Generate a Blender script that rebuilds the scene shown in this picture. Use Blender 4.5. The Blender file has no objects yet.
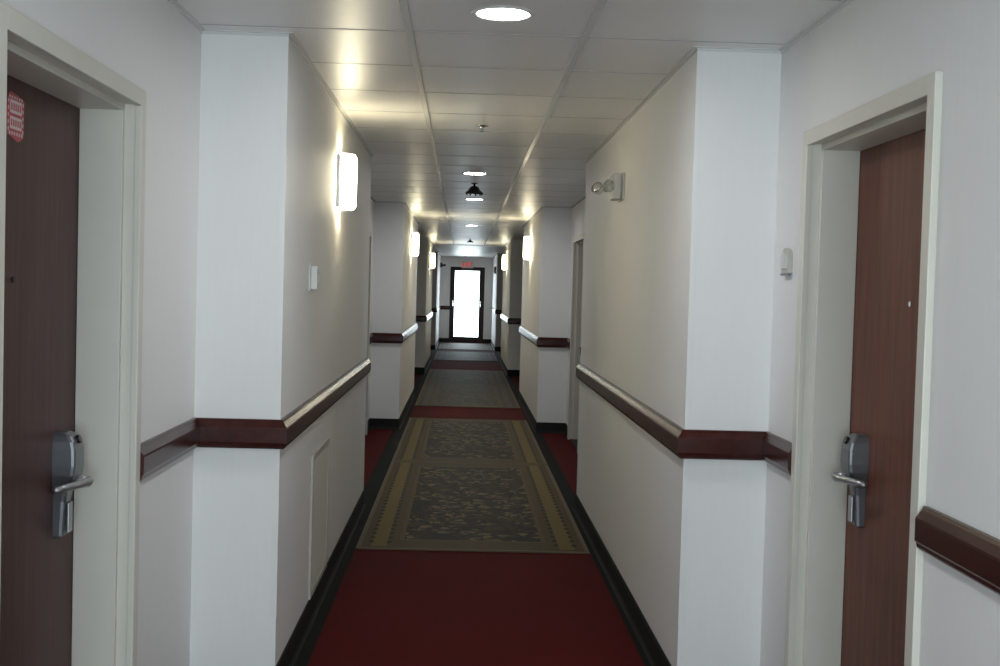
import bpy, bmesh, math, random
from mathutils import Vector, Matrix
random.seed(7)
C = bpy.context.scene.collection
sc = bpy.context.scene
PI = math.pi

# ------------------------------------------------------------------ camera
H, ZC = 1.52, 2.42
YAW, PITCH, ROLL, FPX = .0317, -.0359, .0278, 1200.
cam_data = bpy.data.cameras.new('camera'); cam = bpy.data.objects.new('camera', cam_data); C.objects.link(cam)
cy, sy, cp, sp = math.cos(YAW), math.sin(YAW), math.cos(PITCH), math.sin(PITCH)
F = Vector((sy*cp, cy*cp, sp)); R0 = Vector((cy, -sy, 0)); U0 = R0.cross(F)
cr, sr = math.cos(ROLL), math.sin(ROLL)
Rv = cr*R0 + sr*U0; Uv = -sr*R0 + cr*U0
m = Matrix((Rv, Uv, -F)).transposed().to_4x4(); m.translation = (0, 0, H)
cam.matrix_world = m
cam_data.sensor_fit = 'HORIZONTAL'; cam_data.sensor_width = 36; cam_data.lens = 36*FPX/1000
cam_data.clip_start = .05; cam_data.clip_end = 200
sc.camera = cam

# ------------------------------------------------------------------ world, daylight, exposure
w = bpy.data.worlds.new('World'); sc.world = w; w.use_nodes = True
bg = w.node_tree.nodes['Background']; bg.inputs[0].default_value = (.80, .92, 1, 1); bg.inputs[1].default_value = 9.3
sc.view_settings.view_transform = 'Standard'; sc.view_settings.look = 'None'
sc.view_settings.gamma = 1; sc.view_settings.use_curve_mapping = False
sc.view_settings.exposure = 0.06

Y_BACK, Y_END = -1.0, 34.0
def area(name, loc, rot, sx, sz, power, col, portal=False):
    l = bpy.data.lights.new(name, 'AREA'); l.shape = 'RECTANGLE'; l.size = sx; l.size_y = sz
    l.energy = power; l.color = col
    if portal: l.cycles.is_portal = True
    o = bpy.data.objects.new(name, l); C.objects.link(o); o.location = loc; o.rotation_euler = rot
    return o
area('end_door_portal', (.12, Y_END+.16, 1.1), (-PI/2, 0, 0), .72, 1.92, 1, (1, 1, 1), True)
area('added_window_portal', (.09, Y_BACK-.26, 1.25), (PI/2, 0, 0), 1.8, 2.1, 1, (1, 1, 1), True)

# ------------------------------------------------------------------ helpers
def obj(name, bm, mat, parent=None, smooth=False, world=True):
    me = bpy.data.meshes.new(name); bmesh.ops.recalc_face_normals(bm, faces=bm.faces)
    bm.to_mesh(me); bm.free(); o = bpy.data.objects.new(name, me); C.objects.link(o)
    if mat: me.materials.append(mat)
    if smooth:
        for p in me.polygons: p.use_smooth = True
    if parent:
        o.parent = parent
    return o
def box(bm, x0, x1, y0, y1, z0, z1, bev=0):
    r = bmesh.ops.create_cube(bm, size=1)
    for v in r['verts']:
        v.co = Vector(((x0+x1)/2 + v.co.x*(x1-x0), (y0+y1)/2 + v.co.y*(y1-y0), (z0+z1)/2 + v.co.z*(z1-z0)))
    if bev:
        es = list({e for v in r['verts'] for e in v.link_edges})
        bmesh.ops.bevel(bm, geom=es, offset=bev, segments=2, affect='EDGES', profile=.6)
def lathe(bm, prof, seg=32, mat=None):
    """prof: (r, z) list revolved around z"""
    rings = []
    for r, z in prof:
        if r < 1e-6: rings.append([bm.verts.new((0, 0, z))])
        else: rings.append([bm.verts.new((r*math.cos(2*PI*i/seg), r*math.sin(2*PI*i/seg), z)) for i in range(seg)])
    for a, b in zip(rings, rings[1:]):
        for i in range(seg):
            j = (i+1) % seg
            if len(a) == 1 and len(b) == 1: continue
            if len(a) == 1: bm.faces.new((a[0], b[i], b[j]))
            elif len(b) == 1: bm.faces.new((a[i], a[j], b[0]))
            else: bm.faces.new((a[i], a[j], b[j], b[i]))
def xf(bm, mtx): bmesh.ops.transform(bm, matrix=mtx, verts=bm.verts)
def tube(bm, pts, rad, seg=12):
    pts = [Vector(p) for p in pts]; n = len(pts); rings = []
    rads = rad if isinstance(rad, (list, tuple)) else [rad]*n
    for i, p in enumerate(pts):
        d = (pts[min(i+1, n-1)] - pts[max(i-1, 0)]).normalized()
        a = d.cross(Vector((0, 0, 1)))
        if a.length < .1: a = d.cross(Vector((1, 0, 0)))
        a.normalize(); b = d.cross(a)
        rings.append([bm.verts.new(p + rads[i]*(a*math.cos(2*PI*k/seg) + b*math.sin(2*PI*k/seg))) for k in range(seg)])
    for A, B in zip(rings, rings[1:]):
        for k in range(seg):
            bm.faces.new((A[k], A[(k+1) % seg], B[(k+1) % seg], B[k]))
    bm.faces.new(rings[0]); bm.faces.new(rings[-1][::-1])
def prism(bm, poly, axis, a, b):
    """poly 2-D points extruded along axis ('x','y','z') from a to b"""
    def P(u, v, t): return {'x': (t, u, v), 'y': (u, t, v), 'z': (u, v, t)}[axis]
    A = [bm.verts.new(P(u, v, a)) for u, v in poly]; B = [bm.verts.new(P(u, v, b)) for u, v in poly]
    n = len(poly)
    bm.faces.new(A); bm.faces.new(B[::-1])
    for i in range(n): bm.faces.new((A[i], B[i], B[(i+1) % n], A[(i+1) % n]))
def sweep(bm, path, prof, side):
    """path: 2-D plan polyline on the wall face; prof: (out, z); side=+1 -> room lies to the right of the travel direction"""
    P = [Vector(p) for p in path]; rows = []
    for i, p in enumerate(P):
        ns = []
        if i > 0: d = (P[i]-P[i-1]).normalized(); ns.append(Vector((d.y, -d.x))*side)
        if i < len(P)-1: d = (P[i+1]-P[i]).normalized(); ns.append(Vector((d.y, -d.x))*side)
        n = ns[0] if len(ns) == 1 else (ns[0]+ns[1]) / (1+ns[0].dot(ns[1]))
        rows.append([bm.verts.new((p.x+n.x*o, p.y+n.y*o, z)) for o, z in prof])
    k = len(prof)
    for A, B in zip(rows, rows[1:]):
        for j in range(k): bm.faces.new((A[j], A[(j+1) % k], B[(j+1) % k], B[j]))
    bm.faces.new(rows[0]); bm.faces.new(rows[-1][::-1])
def thing(name, label, cat, loc=(0, 0, 0), rz=0, group=None):
    o = bpy.data.objects.new(name, None); C.objects.link(o); o.empty_display_size = .05
    o.location = loc; o.rotation_euler = (0, 0, rz); o['label'] = label; o['category'] = cat
    if group: o['group'] = group
    return o
def struct(o, label=None):
    o['kind'] = 'structure'
    if label: o['label'] = label
    return o
def dup(root, loc, rz, label, group=None):
    r = root.copy(); C.objects.link(r); r.location = loc; r.rotation_euler = (0, 0, rz); r['label'] = label
    if group: r['group'] = group
    for ch in list(root.children):
        c = ch.copy(); C.objects.link(c); c.parent = r
        for g in ch.children:
            d = g.copy(); C.objects.link(d); d.parent = c
    return r

# ------------------------------------------------------------------ materials
class N:
    def __init__(s, name):
        s.m = bpy.data.materials.new(name); s.m.use_nodes = True; s.t = s.m.node_tree; s.b = s.t.nodes['Principled BSDF']
    def n(s, typ, **kw):
        nd = s.t.nodes.new(typ)
        for k, v in kw.items():
            if k.startswith('i_'): nd.inputs[k[2:].replace('_', ' ')].default_value = v
            else: setattr(nd, k, v)
        return nd
    def l(s, a, b): s.t.links.new(a, b)
    def math(s, op, a, b=None, c=None):
        nd = s.n('ShaderNodeMath', operation=op)
        for i, x in enumerate((a, b, c)):
            if x is None: continue
            if isinstance(x, (int, float)): nd.inputs[i].default_value = x
            else: s.l(x, nd.inputs[i])
        return nd.outputs[0]
    def mix(s, f, a, b):
        nd = s.n('ShaderNodeMix', data_type='RGBA')
        if isinstance(f, (int, float)): nd.inputs[0].default_value = f
        else: s.l(f, nd.inputs[0])
        for i, x in ((6, a), (7, b)):
            if isinstance(x, tuple): nd.inputs[i].default_value = (*x, 1)
            else: s.l(x, nd.inputs[i])
        return nd.outputs[2]
    def ramp(s, f, p0, p1):
        nd = s.n('ShaderNodeMapRange'); nd.inputs[1].default_value = p0; nd.inputs[2].default_value = p1; s.l(f, nd.inputs[0]); return nd.outputs[0]
    def coords(s, scale=(1, 1, 1), kind='Object'):
        tc = s.n('ShaderNodeTexCoord'); mp = s.n('ShaderNodeMapping'); mp.inputs['Scale'].default_value = scale
        s.l(tc.outputs[kind], mp.inputs[0]); return mp.outputs[0]
    def noise(s, vec, scale, detail=3, rough=.5):
        nd = s.n('ShaderNodeTexNoise'); nd.inputs['Scale'].default_value = scale; nd.inputs['Detail'].default_value = detail
        nd.inputs['Roughness'].default_value = rough; s.l(vec, nd.inputs['Vector']); return nd.outputs[0]
    def bump(s, h, strength, dist=.002):
        nd = s.n('ShaderNodeBump'); nd.inputs['Strength'].default_value = strength; nd.inputs['Distance'].default_value = dist
        s.l(h, nd.inputs['Height']); s.l(nd.outputs[0], s.b.inputs['Normal'])
def simple(name, col, rough=.5, metal=0, spec=.5, var=0, vs=8, emit=None, es=0, coat=0):
    M = N(name); M.b.inputs['Roughness'].default_value = rough; M.b.inputs['Metallic'].default_value = metal
    M.b.inputs['Specular IOR Level'].default_value = spec; M.b.inputs['Coat Weight'].default_value = coat
    f = M.noise(M.coords(), vs, 4)
    v = var or .04
    M.l(M.mix(f, tuple(c*(1-v) for c in col), tuple(min(1, c*(1+v)) for c in col)), M.b.inputs['Base Color'])
    if emit: M.b.inputs['Emission Color'].default_value = (*emit, 1); M.b.inputs['Emission Strength'].default_value = es
    return M.m

def wall_mat():
    M = N('wallcovering'); c = M.coords((1, 1, .12))
    f = M.noise(c, 60, 5, .6); g = M.noise(M.coords((1, 1, .35)), 2.2, 4)
    k = M.math('ADD', M.math('MULTIPLY', f, .5), M.math('MULTIPLY', g, .5))
    M.l(M.mix(M.ramp(k, .3, .7), (.79, .785, .765), (.82, .815, .80)), M.b.inputs['Base Color'])
    M.b.inputs['Roughness'].default_value = .55; M.b.inputs['Specular IOR Level'].default_value = .35
    M.bump(M.noise(M.coords((1, 1, .05)), 220, 3), .12, .001)
    return M.m
WALL = wall_mat()
def ceil_mat():
    M = N('ceiling_tile'); f = M.noise(M.coords(), 90, 5, .7)
    g = M.noise(M.coords(), 1.3, 2)
    M.l(M.mix(M.math('MULTIPLY', g, 1), (.75, .735, .715), (.82, .805, .785)), M.b.inputs['Base Color'])
    M.b.inputs['Roughness'].default_value = .37; M.b.inputs['Specular IOR Level'].default_value = .5
    M.bump(f, .2, .0012)
    return M.m
CEIL = ceil_mat()
TBAR = simple('ceiling_grid_paint', (.68, .68, .66), .25, spec=.7)
TEE = simple('cross_tee_paint', (.46, .45, .44), .6, spec=.3)
FRAME = simple('cream_frame_paint', (.66, .64, .56), .38)
def wood(name, a, b, rough, scale=(14, 14, .9), coat=0):
    M = N(name); c = M.coords(scale); f = M.noise(c, 2.6, 6, .62); g = M.noise(M.coords(), 1.6, 3)
    k = M.math('ADD', M.math('MULTIPLY', f, .7), M.math('MULTIPLY', g, .3))
    M.l(M.mix(M.ramp(k, .32, .68), a, b), M.b.inputs['Base Color']); M.b.inputs['Roughness'].default_value = rough
    M.b.inputs['Coat Weight'].default_value = coat; M.b.inputs['Coat Roughness'].default_value = .12
    return M.m
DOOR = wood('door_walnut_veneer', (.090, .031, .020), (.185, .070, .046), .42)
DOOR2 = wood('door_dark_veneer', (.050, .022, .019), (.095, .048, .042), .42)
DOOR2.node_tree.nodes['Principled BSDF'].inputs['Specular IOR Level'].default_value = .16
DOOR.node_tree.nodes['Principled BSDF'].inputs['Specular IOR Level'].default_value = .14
RAIL = wood('rail_mahogany', (.030, .007, .006), (.064, .016, .012), .24, (9, .8, 9))
RAIL.node_tree.nodes['Principled BSDF'].inputs['Specular IOR Level'].default_value = .26
BASE = simple('black_vinyl_base', (.012, .013, .012), .65, spec=.25)
BRONZE = simple('dark_bronze_aluminium', (.030, .018, .018), .55, 0, spec=.3)
SILVER = simple('satin_nickel', (.40, .41, .43), .33, .9)
LOCKGREY = simple('lock_grey_casting', (.20, .21, .225), .36, .75)
CHROME = simple('polished_chrome', (.7, .7, .72), .12, 1)
BLACK = simple('black_plastic', (.012, .012, .013), .3)
SMOKE = simple('dark_metal', (.02, .02, .019), .22, .4)
WHITEP = simple('white_plastic', (.66, .66, .63), .4)
GUARD = simple('corner_guard_vinyl', (.79, .785, .765), .35)
BEIGEP = simple('beige_plastic', (.50, .49, .43), .4)
VENTP = simple('painted_vent_metal', (.48, .47, .40), .42)
SHADE = simple('lit_sconce_glass', (.9, .88, .8), .4, emit=(1, .90, .62), es=23)
TUBE = simple('lit_lamp_tube', (.9, .88, .8), .4, emit=(1, .84, .55), es=15)
LENS = simple('lit_downlight_lens', (.9, .9, .9), .4, emit=(.95, .97, 1), es=128)
REDLIT = simple('exit_red_letters', (.8, .05, .05), .4, emit=(1, .06, .06), es=.45)
def glass():
    M = N('door_glass'); t = M.t; t.nodes.remove(M.b); out = t.nodes['Material Output']
    tr = M.n('ShaderNodeBsdfTransparent'); tr.inputs[0].default_value = (.97, .98, .98, 1)
    gl = M.n('ShaderNodeBsdfGlossy'); gl.inputs['Roughness'].default_value = .03
    fr = M.n('ShaderNodeFresnel'); fr.inputs[0].default_value = 1.45; mx = M.n('ShaderNodeMixShader')
    M.l(fr.outputs[0], mx.inputs[0]); M.l(tr.outputs[0], mx.inputs[1]); M.l(gl.outputs[0], mx.inputs[2]); M.l(mx.outputs[0], out.inputs[0])
    return M.m
GLASS = glass()
def clear():
    M = N('clear_plastic'); b = M.b; b.inputs['Base Color'].default_value = (.9, .9, .85, 1); b.inputs['Roughness'].default_value = .12
    b.inputs['Transmission Weight'].default_value = .8; b.inputs['IOR'].default_value = 1.4
    return M.m
CLEAR = clear()

def carpet():
    M = N('red_carpet_black_stripe'); sep = M.n('ShaderNodeSeparateXYZ'); M.l(M.coords(), sep.inputs[0]); x = sep.outputs[0]
    # a black border stripe woven along both corridor sides
    a = M.math('COMPARE', x, -.643, .061); b = M.math('COMPARE', x, .831, .048)
    s = M.math('MAXIMUM', a, b)
    f = M.noise(M.coords(), 420, 3, .7); g = M.noise(M.coords(), 1.2, 3)
    k = M.math('ADD', M.math('MULTIPLY', f, .6), M.math('MULTIPLY', g, .4))
    red = M.mix(M.ramp(k, .3, .7), (.057, .0034, .0034), (.087, .0054, .0052))
    M.l(M.mix(s, red, (.008, .009, .007)), M.b.inputs['Base Color'])
    M.b.inputs['Roughness'].default_value = .8; M.b.inputs['Specular IOR Level'].default_value = .08
    M.bump(f, .3, .002)
    return M.m
CARPET = carpet()

RW, RL = 1.345, 3.48
def rug_mat(worn=False):
    M = N('worn_grey_rug_pile' if worn else 'floral_rug_pile'); sep = M.n('ShaderNodeSeparateXYZ'); M.l(M.coords(), sep.inputs[0])
    x, y = sep.outputs[0], sep.outputs[1]
    dx = M.math('SUBTRACT', RW/2, M.math('ABSOLUTE', x)); dy = M.math('SUBTRACT', RL/2, M.math('ABSOLUTE', y))
    d = M.math('MINIMUM', dx, dy)
    # floral scrolls: distorted voronoi cells with leaf and stem rings
    nz = M.n('ShaderNodeTexNoise'); nz.inputs['Scale'].default_value = 9; nz.inputs['Detail'].default_value = 3; M.l(M.coords(), nz.inputs['Vector'])
    vm = M.n('ShaderNodeVectorMath', operation='MULTIPLY_ADD'); M.l(nz.outputs['Color'], vm.inputs[0]); vm.inputs[1].default_value = (.16, .16, 0); M.l(M.coords(), vm.inputs[2])
    v1 = M.n('ShaderNodeTexVoronoi'); v1.inputs['Scale'].default_value = 8; M.l(vm.outputs[0], v1.inputs['Vector'])
    v2 = M.n('ShaderNodeTexVoronoi'); v2.feature = 'DISTANCE_TO_EDGE'; v2.inputs['Scale'].default_value = 7; M.l(vm.outputs[0], v2.inputs['Vector'])
    v3 = M.n('ShaderNodeTexVoronoi'); v3.inputs['Scale'].default_value = 13; M.l(vm.outputs[0], v3.inputs['Vector'])
    leaf = M.math('COMPARE', v1.outputs['Distance'], .38, .085)
    stem = M.math('LESS_THAN', v2.outputs['Distance'], .075)
    bud = M.math('LESS_THAN', v3.outputs['Distance'], .30)
    base = M.mix(M.noise(M.coords(), 7, 3), (.026, .014, .005), (.060, .037, .015))
    c = M.mix(leaf, base, (.15, .115, .050)); c = M.mix(stem, c, (.012, .010, .007)); c = M.mix(bud, c, (.010, .010, .009))
    hi = M.math('LESS_THAN', v1.outputs['Distance'], .13); c = M.mix(hi, c, (.20, .16, .08))
    # border bands
    def band(lo, hi_): return M.math('COMPARE', d, (lo+hi_)/2, (hi_-lo)/2)
    c = M.mix(band(.235, .262), c, (.10, .065, .030))
    c = M.mix(band(.0, .235), c, (.075, .053, .022))
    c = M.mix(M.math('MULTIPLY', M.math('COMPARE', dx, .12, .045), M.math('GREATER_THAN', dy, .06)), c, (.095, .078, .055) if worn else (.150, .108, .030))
    # dark dots along both sides of the yellow band
    dt = M.math('ABSOLUTE', M.math('SUBTRACT', M.math('FRACT', M.math('MULTIPLY', y, 8.)), .5))
    dots_on = M.math('LESS_THAN', dt, .24)
    ring = M.math('MULTIPLY', M.math('MAXIMUM', M.math('COMPARE', dx, .072, .013), M.math('COMPARE', dx, .178, .013)), M.math('GREATER_THAN', dy, .10))
    c = M.mix(M.math('MULTIPLY', dots_on, ring), c, (.012, .012, .010))
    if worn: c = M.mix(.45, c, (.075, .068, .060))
    c = M.mix(band(-.01, .022), c, (.13, .10, .055))
    f = M.noise(M.coords(), 300, 2, .7)
    c = M.mix(M.math('MULTIPLY', f, .15), c, (.03, .025, .016))
    M.l(c, M.b.inputs['Base Color']); M.b.inputs['Roughness'].default_value = .62; M.b.inputs['Specular IOR Level'].default_value = .065
    M.bump(f, .2, .002)
    return M.m
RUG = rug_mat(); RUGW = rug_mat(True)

# ------------------------------------------------------------------ room shell
XL, XR, XOL, XOR = -.652, .828, -.962, 1.136
BLOCKS = [(4.37, 8.30), (12.80, 16.85), (21.20, 25.25), (29.65, Y_END)]
T = .25
bm = bmesh.new(); box(bm, XOL-T, XOR+T, Y_BACK-.2, Y_END+.2, -.1, 0); struct(obj('floor', bm, CARPET))
bm = bmesh.new(); box(bm, XOL-T, XOR+T, Y_BACK-.2, Y_END+.2, ZC, ZC+.1); struct(obj('ceiling', bm, CEIL))

# door leaf recess values: (side, y0, y1) are the outer casing edges
DOORS = [(-1, 2.45, 3.572), (1, 2.86, 3.98),
         (-1, 11.15, 12.30), (1, 11.20, 12.33), (-1, 19.6, 20.75), (1, 19.65, 20.78), (-1, 28.05, 29.2), (1, 28.1, 29.23)]
CAS, DTOP = .05, 2.073
def side_wall(side, name):
    x = XOL if side < 0 else XOR; lo, hi = (x-T, x) if side < 0 else (x, x+T)
    bm = bmesh.new(); y = Y_BACK
    for s, a, b in sorted([d for d in DOORS if d[0] == side], key=lambda d: d[1]):
        a += CAS-.02; b -= CAS-.02
        box(bm, lo, hi, y, a, 0, ZC); box(bm, lo, hi, a, b, DTOP-CAS+.02, ZC); y = b
    box(bm, lo, hi, y, Y_END, 0, ZC)
    struct(obj(name, bm, WALL))
side_wall(-1, 'wall_left'); side_wall(1, 'wall_right')
for i, (a, b) in enumerate(BLOCKS):
    bm = bmesh.new(); box(bm, XOL, XL, a, b, 0, ZC); struct(obj('wall_left', bm, WALL))
    bm = bmesh.new(); box(bm, XR, XOR, a, b, 0, ZC); struct(obj('wall_right', bm, WALL))

# end wall with the glass door opening
DX0, DX1, DZ = -.37, .60, 2.14
bm = bmesh.new()
box(bm, XOL-T, DX0, Y_END, Y_END+.2, 0, ZC); box(bm, DX1, XOR+T, Y_END, Y_END+.2, 0, ZC); box(bm, DX0, DX1, Y_END, Y_END+.2, DZ, ZC)
struct(obj('wall_end', bm, WALL))
# back wall, behind the camera, with an unseen wide window added for brightness
bm = bmesh.new(); WX0, WX1, WZ0, WZ1 = -.81, .99, .2, 2.3
box(bm, XOL-T, WX0, Y_BACK-.2, Y_BACK, 0, ZC); box(bm, WX1, XOR+T, Y_BACK-.2, Y_BACK, 0, ZC)
box(bm, WX0, WX1, Y_BACK-.2, Y_BACK, 0, WZ0); box(bm, WX0, WX1, Y_BACK-.2, Y_BACK, WZ1, ZC)
struct(obj('wall_back', bm, WALL))
bm = bmesh.new()
for a, b, c, d in ((WX0, WX0+.05, WZ0, WZ1), (WX1-.05, WX1, WZ0, WZ1), (WX0+.05, WX1-.05, WZ0, WZ0+.05), (WX0+.05, WX1-.05, WZ1-.05, WZ1), (.065, .115, WZ0+.05, WZ1-.05)):
    box(bm, a, b, Y_BACK-.14, Y_BACK-.06, c, d)
win = struct(obj('added_window_1', bm, BRONZE))
bm = bmesh.new(); box(bm, WX0+.05, .065, Y_BACK-.103, Y_BACK-.097, WZ0+.05, WZ1-.05); box(bm, .115, WX1-.05, Y_BACK-.103, Y_BACK-.097, WZ0+.05, WZ1-.05)
obj('pane', bm, GLASS, win)

# ------------------------------------------------------------------ ceiling grid
bm = bmesh.new(); GX = (-.213, .405); GEND = 24.6
for x in GX: box(bm, x-.0125, x+.0125, Y_BACK, GEND, ZC-.006, ZC+.001)
struct(obj('trim_1', bm, TBAR), 'long main runners of the ceiling grid')
bm = bmesh.new(); y = 4.24-.65*12
cross = []
while y < GEND: cross.append(y); y += .652
for y in cross:
    if y < Y_BACK: continue
    wide = any(a <= y <= b for a, b in BLOCKS)
    xa, xb = (XL, XR) if wide else (XOL, XOR)
    for p, q in ((xa, GX[0]-.011), (GX[0]+.011, GX[1]-.011), (GX[1]+.011, xb)): box(bm, p, q, y-.004, y+.004, ZC-.0015, ZC+.001)
box(bm, XL, XR, GEND, GEND+.03, ZC-.007, ZC+.001)
struct(obj('trim_2', bm, TEE), 'thin cross tees between the ceiling tiles')
# perimeter angle, chair rails and base follow the wall plan on each side
def plan(side):
    xo, xc = (XOL, XL) if side < 0 else (XOR, XR); pts = [(xo, Y_BACK)]
    for a, b in BLOCKS:
        pts += [(xo, a), (xc, a)] + ([(xc, b), (xo, b)] if b < Y_END-.1 else [(xc, b)])
    return pts
ANG = [(0, ZC), (0, ZC-.012), (.003, ZC-.012), (.003, ZC-.003), (.018, ZC-.003), (.018, ZC)]
for side in (-1, 1):
    bm = bmesh.new(); sweep(bm, plan(side), ANG, 1 if side < 0 else -1)
    struct(obj('trim_3' if side < 0 else 'trim_4', bm, TBAR), 'grey wall angle where the ceiling meets the wall')
RPROF = [(0, 1.027), (.011, 1.027), (.015, 1.018), (.024, 1.006), (.029, 1.000), (.030, .994), (.030, .944), (.026, .938), (.024, .928), (.017, .921), (0, .921)]
BPROF = [(0, 0), (.018, 0), (.013, .006), (.008, .016), (.006, .03), (.006, .108), (.003, .114), (0, .114)]
def split_paths(side):
    """rail / base runs: broken at door casings and at the ends of each block"""
    xo, xc = (XOL, XL) if side < 0 else (XOR, XR)
    ds = sorted([(a, b) for s, a, b in DOORS if s == side]); runs = []; y = Y_BACK
    for a, b in BLOCKS:
        for da, db in [d for d in ds if y <= d[0] < a]:
            runs.append([(xo, y), (xo, da-.012)]); y = db
        runs.append([(xo, y), (xo, a), (xc, a), (xc, b)]); y = b
    return runs
tn = 5
for side in (-1, 1):
    nm = 'left' if side < 0 else 'right'
    for r in split_paths(side):
        bm = bmesh.new(); sweep(bm, r, RPROF, 1 if side < 0 else -1); struct(obj(f'trim_{tn}', bm, RAIL), 'glossy mahogany chair rail'); tn += 1
        bm = bmesh.new(); sweep(bm, r, BPROF, 1 if side < 0 else -1); struct(obj(f'baseboard_{nm}', bm, BASE))
for a, b in ((XL, DX0), ):
    bm = bmesh.new(); sweep(bm, [(a, Y_END), (b, Y_END)], RPROF, 1); struct(obj(f'trim_{tn}', bm, RAIL), 'short dark chair rail left of the glass door'); tn += 1
for a, b in ((XL, DX0), (DX1, XR)):
    bm = bmesh.new(); sweep(bm, [(a, Y_END), (b, Y_END)], BPROF, 1); struct(obj('baseboard_end', bm, BASE))
# vinyl corner guards on the outer corners of the two near blocks
for side in (-1, 1):
    x = XL if side < 0 else XR; s = -side
    for za, zb in ((.30, .921), (1.027, ZC-.012)):
        bm = bmesh.new(); y = BLOCKS[0][0]
        L = [(x+s*.0015, y-.0015), (x+s*.0015, y+.022), (x, y+.022), (x, y), (x-s*.022, y), (x-s*.022, y-.0015)]
        prism(bm, L, 'z', za, zb); struct(obj(f'trim_{tn}', bm, GUARD), 'pale corner guard strip'); tn += 1

# ------------------------------------------------------------------ room doors
def room_door(n, side, y0, y1, detail=True):
    """built in local space: X = out of the wall into the room, then mirrored per side"""
    x = XOL if side < 0 else XOR; s = -side
    P = lambda o: x + s*o                      # o > 0 : into the corridor
    def bx(bm, o0, o1, *r, bev=0):
        a, b = sorted((P(o0), P(o1))); box(bm, a, b, *r, bev=bev)
    REC, ST, TOP = -.153, .016, DTOP-CAS
    bm = bmesh.new(); ya, yb = y0+CAS, y1-CAS
    # casing faces, proud of the wall, with a rolled outer edge
    for a, b in ((y0, ya), (yb, y1)): bx(bm, 0, .020, a, b, 0, DTOP, bev=.003)
    bx(bm, 0, .020, ya-.002, yb+.002, TOP, DTOP, bev=.003)
    # rabbet (stepped back behind the casing), then the stop
    for a, b in ((ya-.02, ya-.002), (yb+.002, yb+.02)): bx(bm, -.25, 0, a, b, 0, TOP+.02)
    bx(bm, -.25, 0, ya-.02, yb+.02, TOP+.004, TOP+.02)
    for a, b in ((ya-.002, ya+ST), (yb-ST, yb+.002)): bx(bm, REC, -.029, a, b, 0, TOP+.004, bev=.0015)
    bx(bm, REC, -.029, ya+ST, yb-ST, TOP-ST, TOP+.004, bev=.0015)
    fr = struct(obj(f'door_{n}', bm, FRAME), 'cream steel door frame')
    bm = bmesh.new(); bx(bm, REC-.044, REC-.001, ya+.001, yb-.001, .008, TOP-.001)
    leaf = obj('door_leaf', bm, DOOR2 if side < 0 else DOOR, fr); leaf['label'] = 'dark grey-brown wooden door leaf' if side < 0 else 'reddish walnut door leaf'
    bm = bmesh.new(); bx(bm, -.24, .0, ya, yb, .0005, .007); obj('threshold', bm, BASE, fr)
    # electronic lock on the far side of the leaf, lever pointing toward the hinge
    yc = yb-ST-.142; f0 = REC-.001
    bm = bmesh.new(); rings = []
    for z, o, h in ((.800, .020, .027), (.804, .026, .031), (.90, .031, .032), (.925, .036, .034), (.950, .047, .041), (.975, .058, .045), (1.0, .062, .046), (1.045, .061, .045), (1.068, .056, .042), (1.084, .045, .036), (1.093, .030, .027)):
        c = .010
        rings.append([bm.verts.new((P(f0+u), yc+v, z)) for u, v in ((0, -h), (o-c, -h), (o-c*.3, -h+c*.3), (o, -h+c), (o, h-c), (o-c*.3, h-c*.3), (o-c, h), (0, h))])
    for A, B in zip(rings, rings[1:]):
        for i in range(7): bm.faces.new((A[i], A[i+1], B[i+1], B[i]))
    bm.faces.new(rings[0]); bm.faces.new(rings[-1][::-1])
    lock = obj('lock_case', bm, LOCKGREY, fr)
    if detail:
        bm = bmesh.new(); tube(bm, [(P(f0+.030), yc, .955), (P(f0+.088), yc, .955)], [.019, .013], 20); 
        tube(bm, [(P(f0+.072), yc+.016, .957), (P(f0+.085), yc+.008, .956), (P(f0+.088), yc-.016, .954), (P(f0+.080), yc-.05, .955), (P(f0+.062), yc-.13, .956), (P(f0+.050), yc-.175, .956)], [.010, .014, .0135, .0115, .0105, .0095], 14)
        obj('lever_handle', bm, SILVER, lock, smooth=True)
        bm = bmesh.new(); tube(bm, [(P(f0+.040), yc, 1.066), (P(f0+.062), yc, 1.074)], .012, 16); obj('card_reader_eye', bm, BLACK, lock)
        bm = bmesh.new(); bx(bm, f0+.032, f0+.0345+.004, yc-.017, yc+.017, .812, .895, bev=.002); obj('cover_plate', bm, SILVER, lock)
        bm = bmesh.new(); tube(bm, [(P(REC-.002), (ya+yb)/2+.0, 1.512), (P(REC+.003), (ya+yb)/2, 1.512)], .008, 16); obj('peephole', bm, CHROME if side > 0 else BRONZE, fr)
        for z in (.25, 1.05, 1.85):
            bm = bmesh.new(); tube(bm, [(P(REC+.001), ya+.004+ST, z-.05), (P(REC+.001), ya+.004+ST, z+.05)], .006, 10); obj('hinge', bm, SILVER, fr, smooth=True)
for i, (s, a, b) in enumerate(DOORS): room_door(i+1, s, a, b, i < 4)

# ------------------------------------------------------------------ glass door at the far end
GX0, GX1, GZ0, GZ1 = -.235, .455, .165, 2.03
bm = bmesh.new()
box(bm, DX0, DX0+.045, Y_END-.02, Y_END+.1, 0, DZ, .003); box(bm, DX1-.045, DX1, Y_END-.02, Y_END+.1, 0, DZ, .003); box(bm, DX0+.045, DX1-.045, Y_END-.02, Y_END+.1, DZ-.045, DZ, .003)
ed = struct(obj('door_9', bm, BRONZE), 'dark framed full-glass exit door glaring with daylight')
bm = bmesh.new(); yy0, yy1 = Y_END+.02, Y_END+.065
box(bm, DX0+.045, GX0, yy0, yy1, .009, DZ-.045, .003); box(bm, GX1, DX1-.045, yy0, yy1, .009, DZ-.045, .003)
box(bm, GX0, GX1, yy0, yy1, .009, GZ0, .003); box(bm, GX0, GX1, yy0, yy1, GZ1, DZ-.045, .003)
dl = obj('door_leaf', bm, BRONZE, ed)
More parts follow.
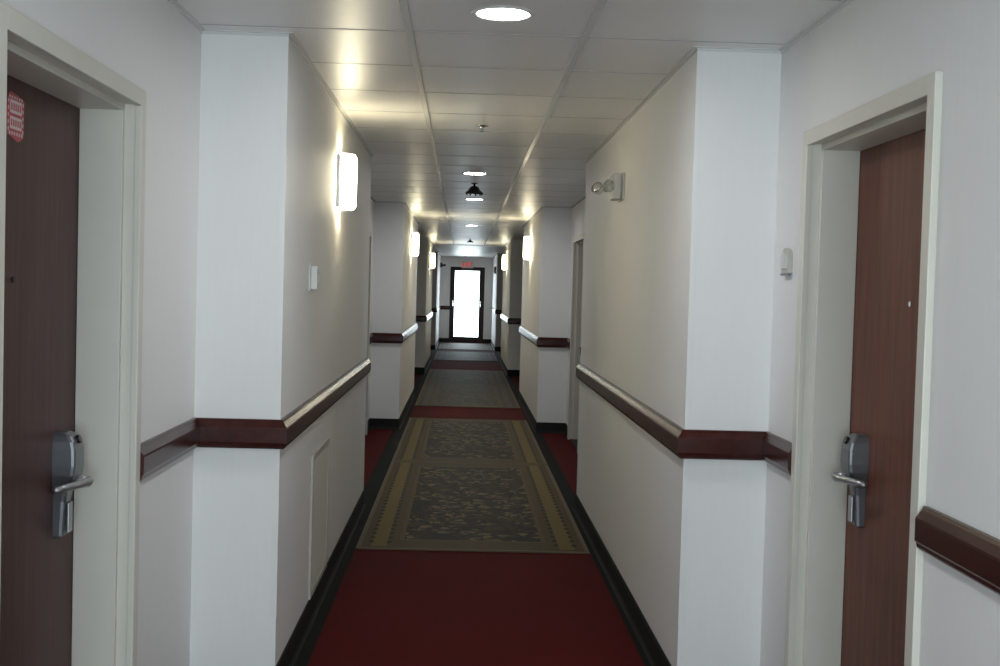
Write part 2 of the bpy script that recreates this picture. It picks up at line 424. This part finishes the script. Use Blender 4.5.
bm = bmesh.new(); box(bm, GX0, GX1, Y_END+.04, Y_END+.046, GZ0, GZ1); obj('glass_pane', bm, GLASS, dl)
for x in (-.275, .495):
    bm = bmesh.new(); box(bm, x-.018, x+.018, yy0-.006, yy0, 1.02, 1.18, .002); tube(bm, [(x, yy0-.004, 1.05), (x, yy0-.05, 1.06), (x, yy0-.05, 1.14), (x, yy0-.004, 1.15)], .009, 10)
    obj('handle', bm, CHROME, dl)
bm = bmesh.new(); box(bm, -.05, .29, yy0-.05, yy0-.001, 2.045, 2.088, .004); obj('door_closer', bm, BLACK, dl)
bm = bmesh.new(); box(bm, DX0+.045, DX1-.045, Y_END-.02, Y_END+.16, .0005, .009, .002); obj('threshold', bm, BASE, ed)
bm = bmesh.new(); box(bm, -2.2, 2.4, Y_END+.21, Y_END+4, -.12, -.02)
gs = obj('ground', bm, simple('pale_concrete', (.6, .59, .56), .8, var=.1)); struct(gs)

# ------------------------------------------------------------------ rugs
rugs = [(6.905, 'dark floral runner rug nearest the camera, lying on the red carpet'),
        (10.42, 'dark floral runner rug butted against the far end of the nearest rug'),
        (15.37, 'worn greyish rug just past the first bare strip of red carpet'),
        (18.87, 'grey rug in the middle distance, farther of its butted pair'),
        (25.32, 'glare-washed pale rug just past the second bare red strip'),
        (29.9, 'brightest pale rug lying right in front of the glass door')]
R0o = None
for y, lab in rugs:
    if R0o is None:
        bm = bmesh.new(); box(bm, -RW/2, RW/2, -RL/2, RL/2, .0, .009, .003); o = obj('runner_rug', bm, RUG); R0o = o
        o['category'] = 'rug'; o['group'] = 'patterned rugs laid along the corridor'
        bm = bmesh.new()
        t_ = .006
        box(bm, -RW/2-t_, RW/2+t_, -RL/2-t_, -RL/2+t_, .0, .0105, .003); box(bm, -RW/2-t_, RW/2+t_, RL/2-t_, RL/2+t_, .0, .0105, .003)
        box(bm, -RW/2-t_, -RW/2+t_, -RL/2+t_, RL/2-t_, .0, .0105, .003); box(bm, RW/2-t_, RW/2+t_, -RL/2+t_, RL/2-t_, .0, .0105, .003)
        obj('edge_binding', bm, simple('rug_binding', (.10, .075, .04), .7), o)
    else:
        o = R0o.copy(); C.objects.link(o)
        for ch in R0o.children: c = ch.copy(); C.objects.link(c); c.parent = o
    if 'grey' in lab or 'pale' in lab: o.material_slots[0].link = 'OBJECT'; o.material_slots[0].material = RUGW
    o.location = (.098, y+RL/2, .0005); o['label'] = lab

# ------------------------------------------------------------------ wall sconces (local +x points out of the wall)
def make_sconce(loc, rz, label):
    t = thing('wall_sconce', label, 'wall light', loc, rz, 'lit half-round wall sconces')
    bm = bmesh.new(); box(bm, 0, .012, -.055, .055, -.145, .145, .003); obj('back_plate', bm, CHROME, t)
    def half(r, depth, zs, th):
        """half-round shell; zs = (z, scale) rows from bottom to top"""
        bm = bmesh.new(); n = 20; O = []; Q = []
        for z, k in zs:
            o = []; q = []
            for i in range(n+1):
                a = -PI/2 + PI*i/n
                o.append(bm.verts.new((.004+depth*k*math.cos(a), r*k*math.sin(a), z)))
                q.append(bm.verts.new((.004+(depth*k-th)*math.cos(a), (r*k-th)*math.sin(a), z)))
            O.append(o); Q.append(q)
        for j in range(len(zs)-1):
            for i in range(n):
                bm.faces.new((O[j][i], O[j][i+1], O[j+1][i+1], O[j+1][i])); bm.faces.new((Q[j][i], Q[j+1][i], Q[j+1][i+1], Q[j][i+1]))
            for i in (0, n): bm.faces.new((O[j][i], O[j+1][i], Q[j+1][i], Q[j][i]))
        for j in (0, -1):
            for i in range(n): bm.faces.new((O[j][i], Q[j][i], Q[j][i+1], O[j][i+1]))
        return bm
    HH = .140
    obj('lamp_shade', half(.085, .088, [(-HH, .86), (-HH+.008, .94), (-HH+.02, 1), (HH-.02, 1), (HH-.008, .94), (HH, .86)], .004), SHADE, t, smooth=False)
    for z in (-.118, .112):
        obj('shade_band', half(.087, .090, [(z, 1), (z+.005, 1)], .003), CHROME, t)
    for sd in (-1, 1):
        bm = bmesh.new(); box(bm, 0, .016, *sorted((sd*.0855, sd*.091)), -.135, .135, .001); obj('side_strip', bm, SILVER, t)
    bm = bmesh.new(); tube(bm, [(.042, 0, -.10), (.042, 0, .10)], .014, 12); obj('lamp_tube', bm, TUBE, t)
    bm = bmesh.new(); box(bm, .010, .040, -.012, .012, -.125, -.101, .002); obj('lamp_holder', bm, WHITEP, t)
    return t
SZ = 2.050
sc0 = make_sconce((XL, 6.20, SZ), 0, 'lit wall sconce nearest the camera, high on the left wall')
dup(sc0, (XL, 14.85, SZ), 0, 'lit sconce on the second wall block of the left side')
dup(sc0, (XL, 23.35, SZ), 0, 'lit sconce farthest away on the left side, near the exit sign')
dup(sc0, (XR, 14.95, SZ), PI, 'lit sconce on the right side, nearer of the right pair')
dup(sc0, (XR, 23.1, SZ), PI, 'lit sconce farthest away on the right side')

# ------------------------------------------------------------------ recessed downlights
def make_down(loc, label):
    t = thing('recessed_downlight', label, 'ceiling light', loc, 0, 'round recessed ceiling lights')
    bm = bmesh.new(); lathe(bm, [(.084, -.001), (.086, -.005), (.100, -.004), (.104, 0), (.084, 0)], 40); obj('trim_ring', bm, WHITEP, t, smooth=True)
    bm = bmesh.new(); lathe(bm, [(.0, -.004), (.05, -.0035), (.084, -.001)], 40); obj('lens', bm, LENS, t)
    return t
dn = make_down((.106, 3.94, ZC), 'large bright round recessed light at the top of the picture')
dup(dn, (.067, 9.37, ZC), 0, 'round recessed light just in front of the dark bell fixture')
dup(dn, (.090, 12.05, ZC), 0, 'round recessed light half hidden behind the dark bell fixture')
dup(dn, (.095, 17.05, ZC), 0, 'faint thin glowing recessed light farthest down the ceiling')

dup(dn, (.12, 31.6, ZC), 0, 'recessed light added on the plain ceiling before the exit sign to brighten the end wall')  # extra downlight, added to lift the brightness of the end wall
dup(dn, (.1, 1.30, ZC), 0, 'unseen round recessed light added above the viewpoint to brighten the near end')  # out-of-view downlight, added to brighten the near walls

# dark bell-shaped ceiling fixtures
def make_bell(loc, label):
    t = thing('bell_fixture', label, 'ceiling fixture', loc, 0, 'dark bell-shaped ceiling fixtures')
    bm = bmesh.new(); lathe(bm, [(0, 0), (.028, 0), (.028, -.006), (.009, -.009), (.009, -.026), (0, -.026)], 20); obj('stem', bm, SMOKE, t, smooth=True)
    bm = bmesh.new(); lathe(bm, [(.0, -.022), (.020, -.024), (.036, -.034), (.048, -.052), (.058, -.066), (.074, -.076), (.079, -.084), (.070, -.090), (.0, -.094)], 32); obj('bell_body', bm, SMOKE, t, smooth=True)
    for k in range(9):
        a = 2*PI*k/9; bm = bmesh.new(); tube(bm, [(.064*math.cos(a), .064*math.sin(a), -.084), (.067*math.cos(a), .067*math.sin(a), -.100)], [.010, .006], 8)
        obj('rim_knob', bm, SMOKE, t, smooth=True)
    return t
bl = make_bell((.072, 10.25, ZC), 'dark bell-shaped fixture under the ceiling between two round lights')
b2 = dup(bl, (.105, 21.8, ZC), 0, 'tiny dark bell fixture on the ceiling nearest the exit sign'); b2.scale = (.8, .8, .6)

# sprinkler head
t = thing('sprinkler_head', 'tiny glinting sprinkler head in the ceiling, past the nearest round light', 'sprinkler', (.080, 6.62, ZC))
bm = bmesh.new(); lathe(bm, [(0, 0), (.036, 0), (.034, -.005), (.014, -.011), (0, -.011)], 28); obj('escutcheon', bm, CHROME, t, smooth=True)
bm = bmesh.new(); tube(bm, [(0, 0, -.010), (0, 0, -.030)], .005, 10)
for s in (-1, 1): tube(bm, [(s*.005, 0, -.012), (s*.013, 0, -.022), (s*.003, 0, -.034)], .002, 8)
obj('sprinkler_frame', bm, CHROME, t)
bm = bmesh.new(); lathe(bm, [(0, -.034), (.015, -.034), (.015, -.0365), (0, -.0365)], 16); obj('deflector', bm, CHROME, t)

# ------------------------------------------------------------------ emergency light on the right wall
def make_emergency(loc, rz, label, body_mat, head_mat, lens_mat):
    t = thing('emergency_light', label, 'emergency light', loc, rz)
    bm = bmesh.new(); box(bm, 0, .014, -.095, .095, -.07, .07, .004); obj('back_plate', bm, body_mat, t)
    bm = bmesh.new(); box(bm, .014, .062, -.088, .088, -.066, .066, .012); obj('housing', bm, body_mat, t)
    for s, yo, xo in ((-1, -.050, .125), (1, .045, .085)):
        bm = bmesh.new(); tube(bm, [(.056, yo, .0), (xo-.02, yo+s*.012, .0)], .011, 12)
        o = obj('lamp_neck', bm, head_mat, t)
        bm = bmesh.new(); lathe(bm, [(0, -.036), (.016, -.035), (.026, -.024), (.034, -.002), (.036, .006), (.033, .008), (.0, .005)], 24)
        xf(bm, Matrix.Translation((xo, yo+s*.025, 0)) @ Matrix.Rotation(math.radians(60 if s > 0 else -60), 4, 'X') @ Matrix.Rotation(math.radians(35), 4, 'Y'))
        h = obj('lamp_head', bm, head_mat, t, smooth=True)
        bm = bmesh.new(); lathe(bm, [(0, .015), (.018, .013), (.030, .0085), (.0, .008)], 24)
        xf(bm, Matrix.Translation((xo, yo+s*.025, 0)) @ Matrix.Rotation(math.radians(60 if s > 0 else -60), 4, 'X') @ Matrix.Rotation(math.radians(35), 4, 'Y'))
        obj('lens', bm, lens_mat, h, smooth=True)
    return t
em = make_emergency((XR, 6.34, 2.078), PI, 'beige twin-head emergency light high on the right corridor wall', BEIGEP, CLEAR, CHROME)
em2 = make_emergency((XL, 33.2, 2.16), 0, 'small dark twin-head fixture high on the left wall beside the end door', SMOKE, SMOKE, CHROME)

# small dark box on the far right wall
t = thing('wall_alarm', 'tiny dark box high on the far right wall near the exit door', 'alarm', (XR, 30.6, 2.02), PI)
bm = bmesh.new(); box(bm, 0, .045, -.055, .055, -.09, .09, .006); obj('alarm_housing', bm, BLACK, t)
bm = bmesh.new(); box(bm, .045, .052, -.035, .035, -.06, .06, .003); obj('alarm_cover', bm, SMOKE, t)

# ------------------------------------------------------------------ exit sign
ex = thing('exit_sign', 'red-lettered EXIT sign above the glass end door', 'exit sign', (.105, Y_END, 2.205))
bm = bmesh.new(); box(bm, -.165, .165, -.05, 0, -.095, .095, .006); obj('sign_housing', bm, WHITEP, ex)
bm = bmesh.new()
def bar(x0, x1, z0, z1): box(bm, x0, x1, -.054, -.0505, z0, z1)
hz = .058; 
bar(-.140, -.120, -hz, hz); [bar(-.120, -.082, z, z+.02) for z in (-hz, -.01, hz-.02)]
for s in (-1, 1):
    prism(bm, [(-.068 if s > 0 else -.012, -hz), (-.046 if s > 0 else .010, -hz), (.010 if s > 0 else -.046, hz), (-.012 if s > 0 else -.068, hz)], 'y', -.054 - .0002*s, -.0505)
bar(.028, .050, -hz, hz)
bar(.095, .115, -hz, hz-.02); bar(.066, .144, hz-.02, hz)
obj('sign_letters', bm, REDLIT, ex)

# ------------------------------------------------------------------ return-air grille, wall box, wall plate, sticker
t = thing('air_return_grille', 'tall cream louvered air grille low on the left wall above the black base', 'air vent', (XL, 5.62, .445))
bm = bmesh.new(); hw, hh = .325, .322
for a, b, c, d in ((-hw, -hw+.028, -hh, hh), (hw-.028, hw, -hh, hh), (-hw+.028, hw-.028, -hh, -hh+.028), (-hw+.028, hw-.028, hh-.028, hh)): box(bm, 0, .012, a, b, c, d, .003)
obj('grille_frame', bm, VENTP, t)
bm = bmesh.new(); box(bm, .0005, .002, -hw+.028, hw-.028, -hh+.028, hh-.028); obj('grille_back', bm, BLACK, t)
bm = bmesh.new(); z = -hh+.036
while z < hh-.04:
    prism(bm, [(.002, z+.014), (.0035, z+.0155), (.011, z+.0035), (.0095, z+.002)], 'y', -hw+.028, hw-.028); z += .0165
obj('louver_panel', bm, VENTP, t)
for yy in (-.31, .31):
    for zz in (-.2, .2):
        bm = bmesh.new(); lathe(bm, [(0, .0145), (.004, .0135), (.005, .012), (0, .012)], 10); xf(bm, Matrix.Translation((0, yy, zz)) @ Matrix.Rotation(PI/2, 4, 'Y')); obj('screw', bm, SILVER, t)

t = thing('wall_control_box', 'small white control box on the left wall below the nearest sconce', 'wall control', (XL, 5.14, 1.55))
bm = bmesh.new(); box(bm, 0, .006, -.045, .045, -.058, .058, .002); obj('back_plate', bm, WHITEP, t)
bm = bmesh.new(); box(bm, .006, .034, -.038, .038, -.050, .050, .005); obj('cover', bm, WHITEP, t)
bm = bmesh.new(); box(bm, .034, .038, .006, .022, -.020, .024, .0015); obj('slider', bm, BEIGEP, t)
bm = bmesh.new(); box(bm, .0335, .035, -.024, -.002, .014, .032); obj('display_window', bm, LOCKGREY, t)

t = thing('wall_plate', 'small beige arched plate on the right alcove wall beside the door frame', 'wall plate', (XOR, 4.165, 1.648), PI)
arch = [(-.045, -.042), (.045, -.042), (.045, .010)] + [(.045*math.cos(a*PI/12), .010+.036*math.sin(a*PI/12)) for a in range(1, 12)] + [(-.045, .010)]
bm = bmesh.new(); prism(bm, arch, 'x', 0, .016); obj('plate_body', bm, BEIGEP, t)
bm = bmesh.new(); prism(bm, [(u*.62, v*.62) for u, v in arch], 'x', .016, .024); obj('plate_cover', bm, WHITEP, t)
bm = bmesh.new(); box(bm, .006, .019, -.046, .046, -.050, -.043, .002); obj('ledge', bm, LOCKGREY, t)

LX = XOL-.153-.001
st = thing('door_sticker', 'red and white two-panel notice sticker high on the left door', 'sticker', (LX, 3.014, 1.912))
RED = simple('sticker_red', (.42, .045, .06), .45); PINK = simple('sticker_white', (.60, .50, .50), .45)
outl = [(-.050, -.046), (.020, -.060), (.055, -.046), (.058, .046), (.040, .052), (-.030, .060), (-.046, .052), (-.056, .004)]
bm = bmesh.new(); prism(bm, outl, 'x', 0, .001); obj('sticker_sheet', bm, RED, st)
for z0, z1 in ((.008, .040), (-.030, .000)):
    bm = bmesh.new(); box(bm, .001, .0015, -.036, .040, z0, z1); pn = obj('white_panel', bm, PINK, st)
    bm = bmesh.new()
    for k in range(5): box(bm, .0015, .0018, -.030+k*.014, -.022+k*.014, z0+.007, z1-.007)
    obj('red_lettering', bm, RED, pn)
bm = bmesh.new()
for k in range(6):
    box(bm, .001, .0015, -.042+k*.016, -.034+k*.016, .044, .050)
    box(bm, .001, .0015, -.042+k*.016, -.034+k*.016, -.045, -.037)
for k in range(5):
    box(bm, .001, .0015, -.050, -.044, -.036+k*.017, -.028+k*.017); box(bm, .001, .0015, .046, .052, -.036+k*.017, -.028+k*.017)
obj('border_dashes', bm, PINK, st)
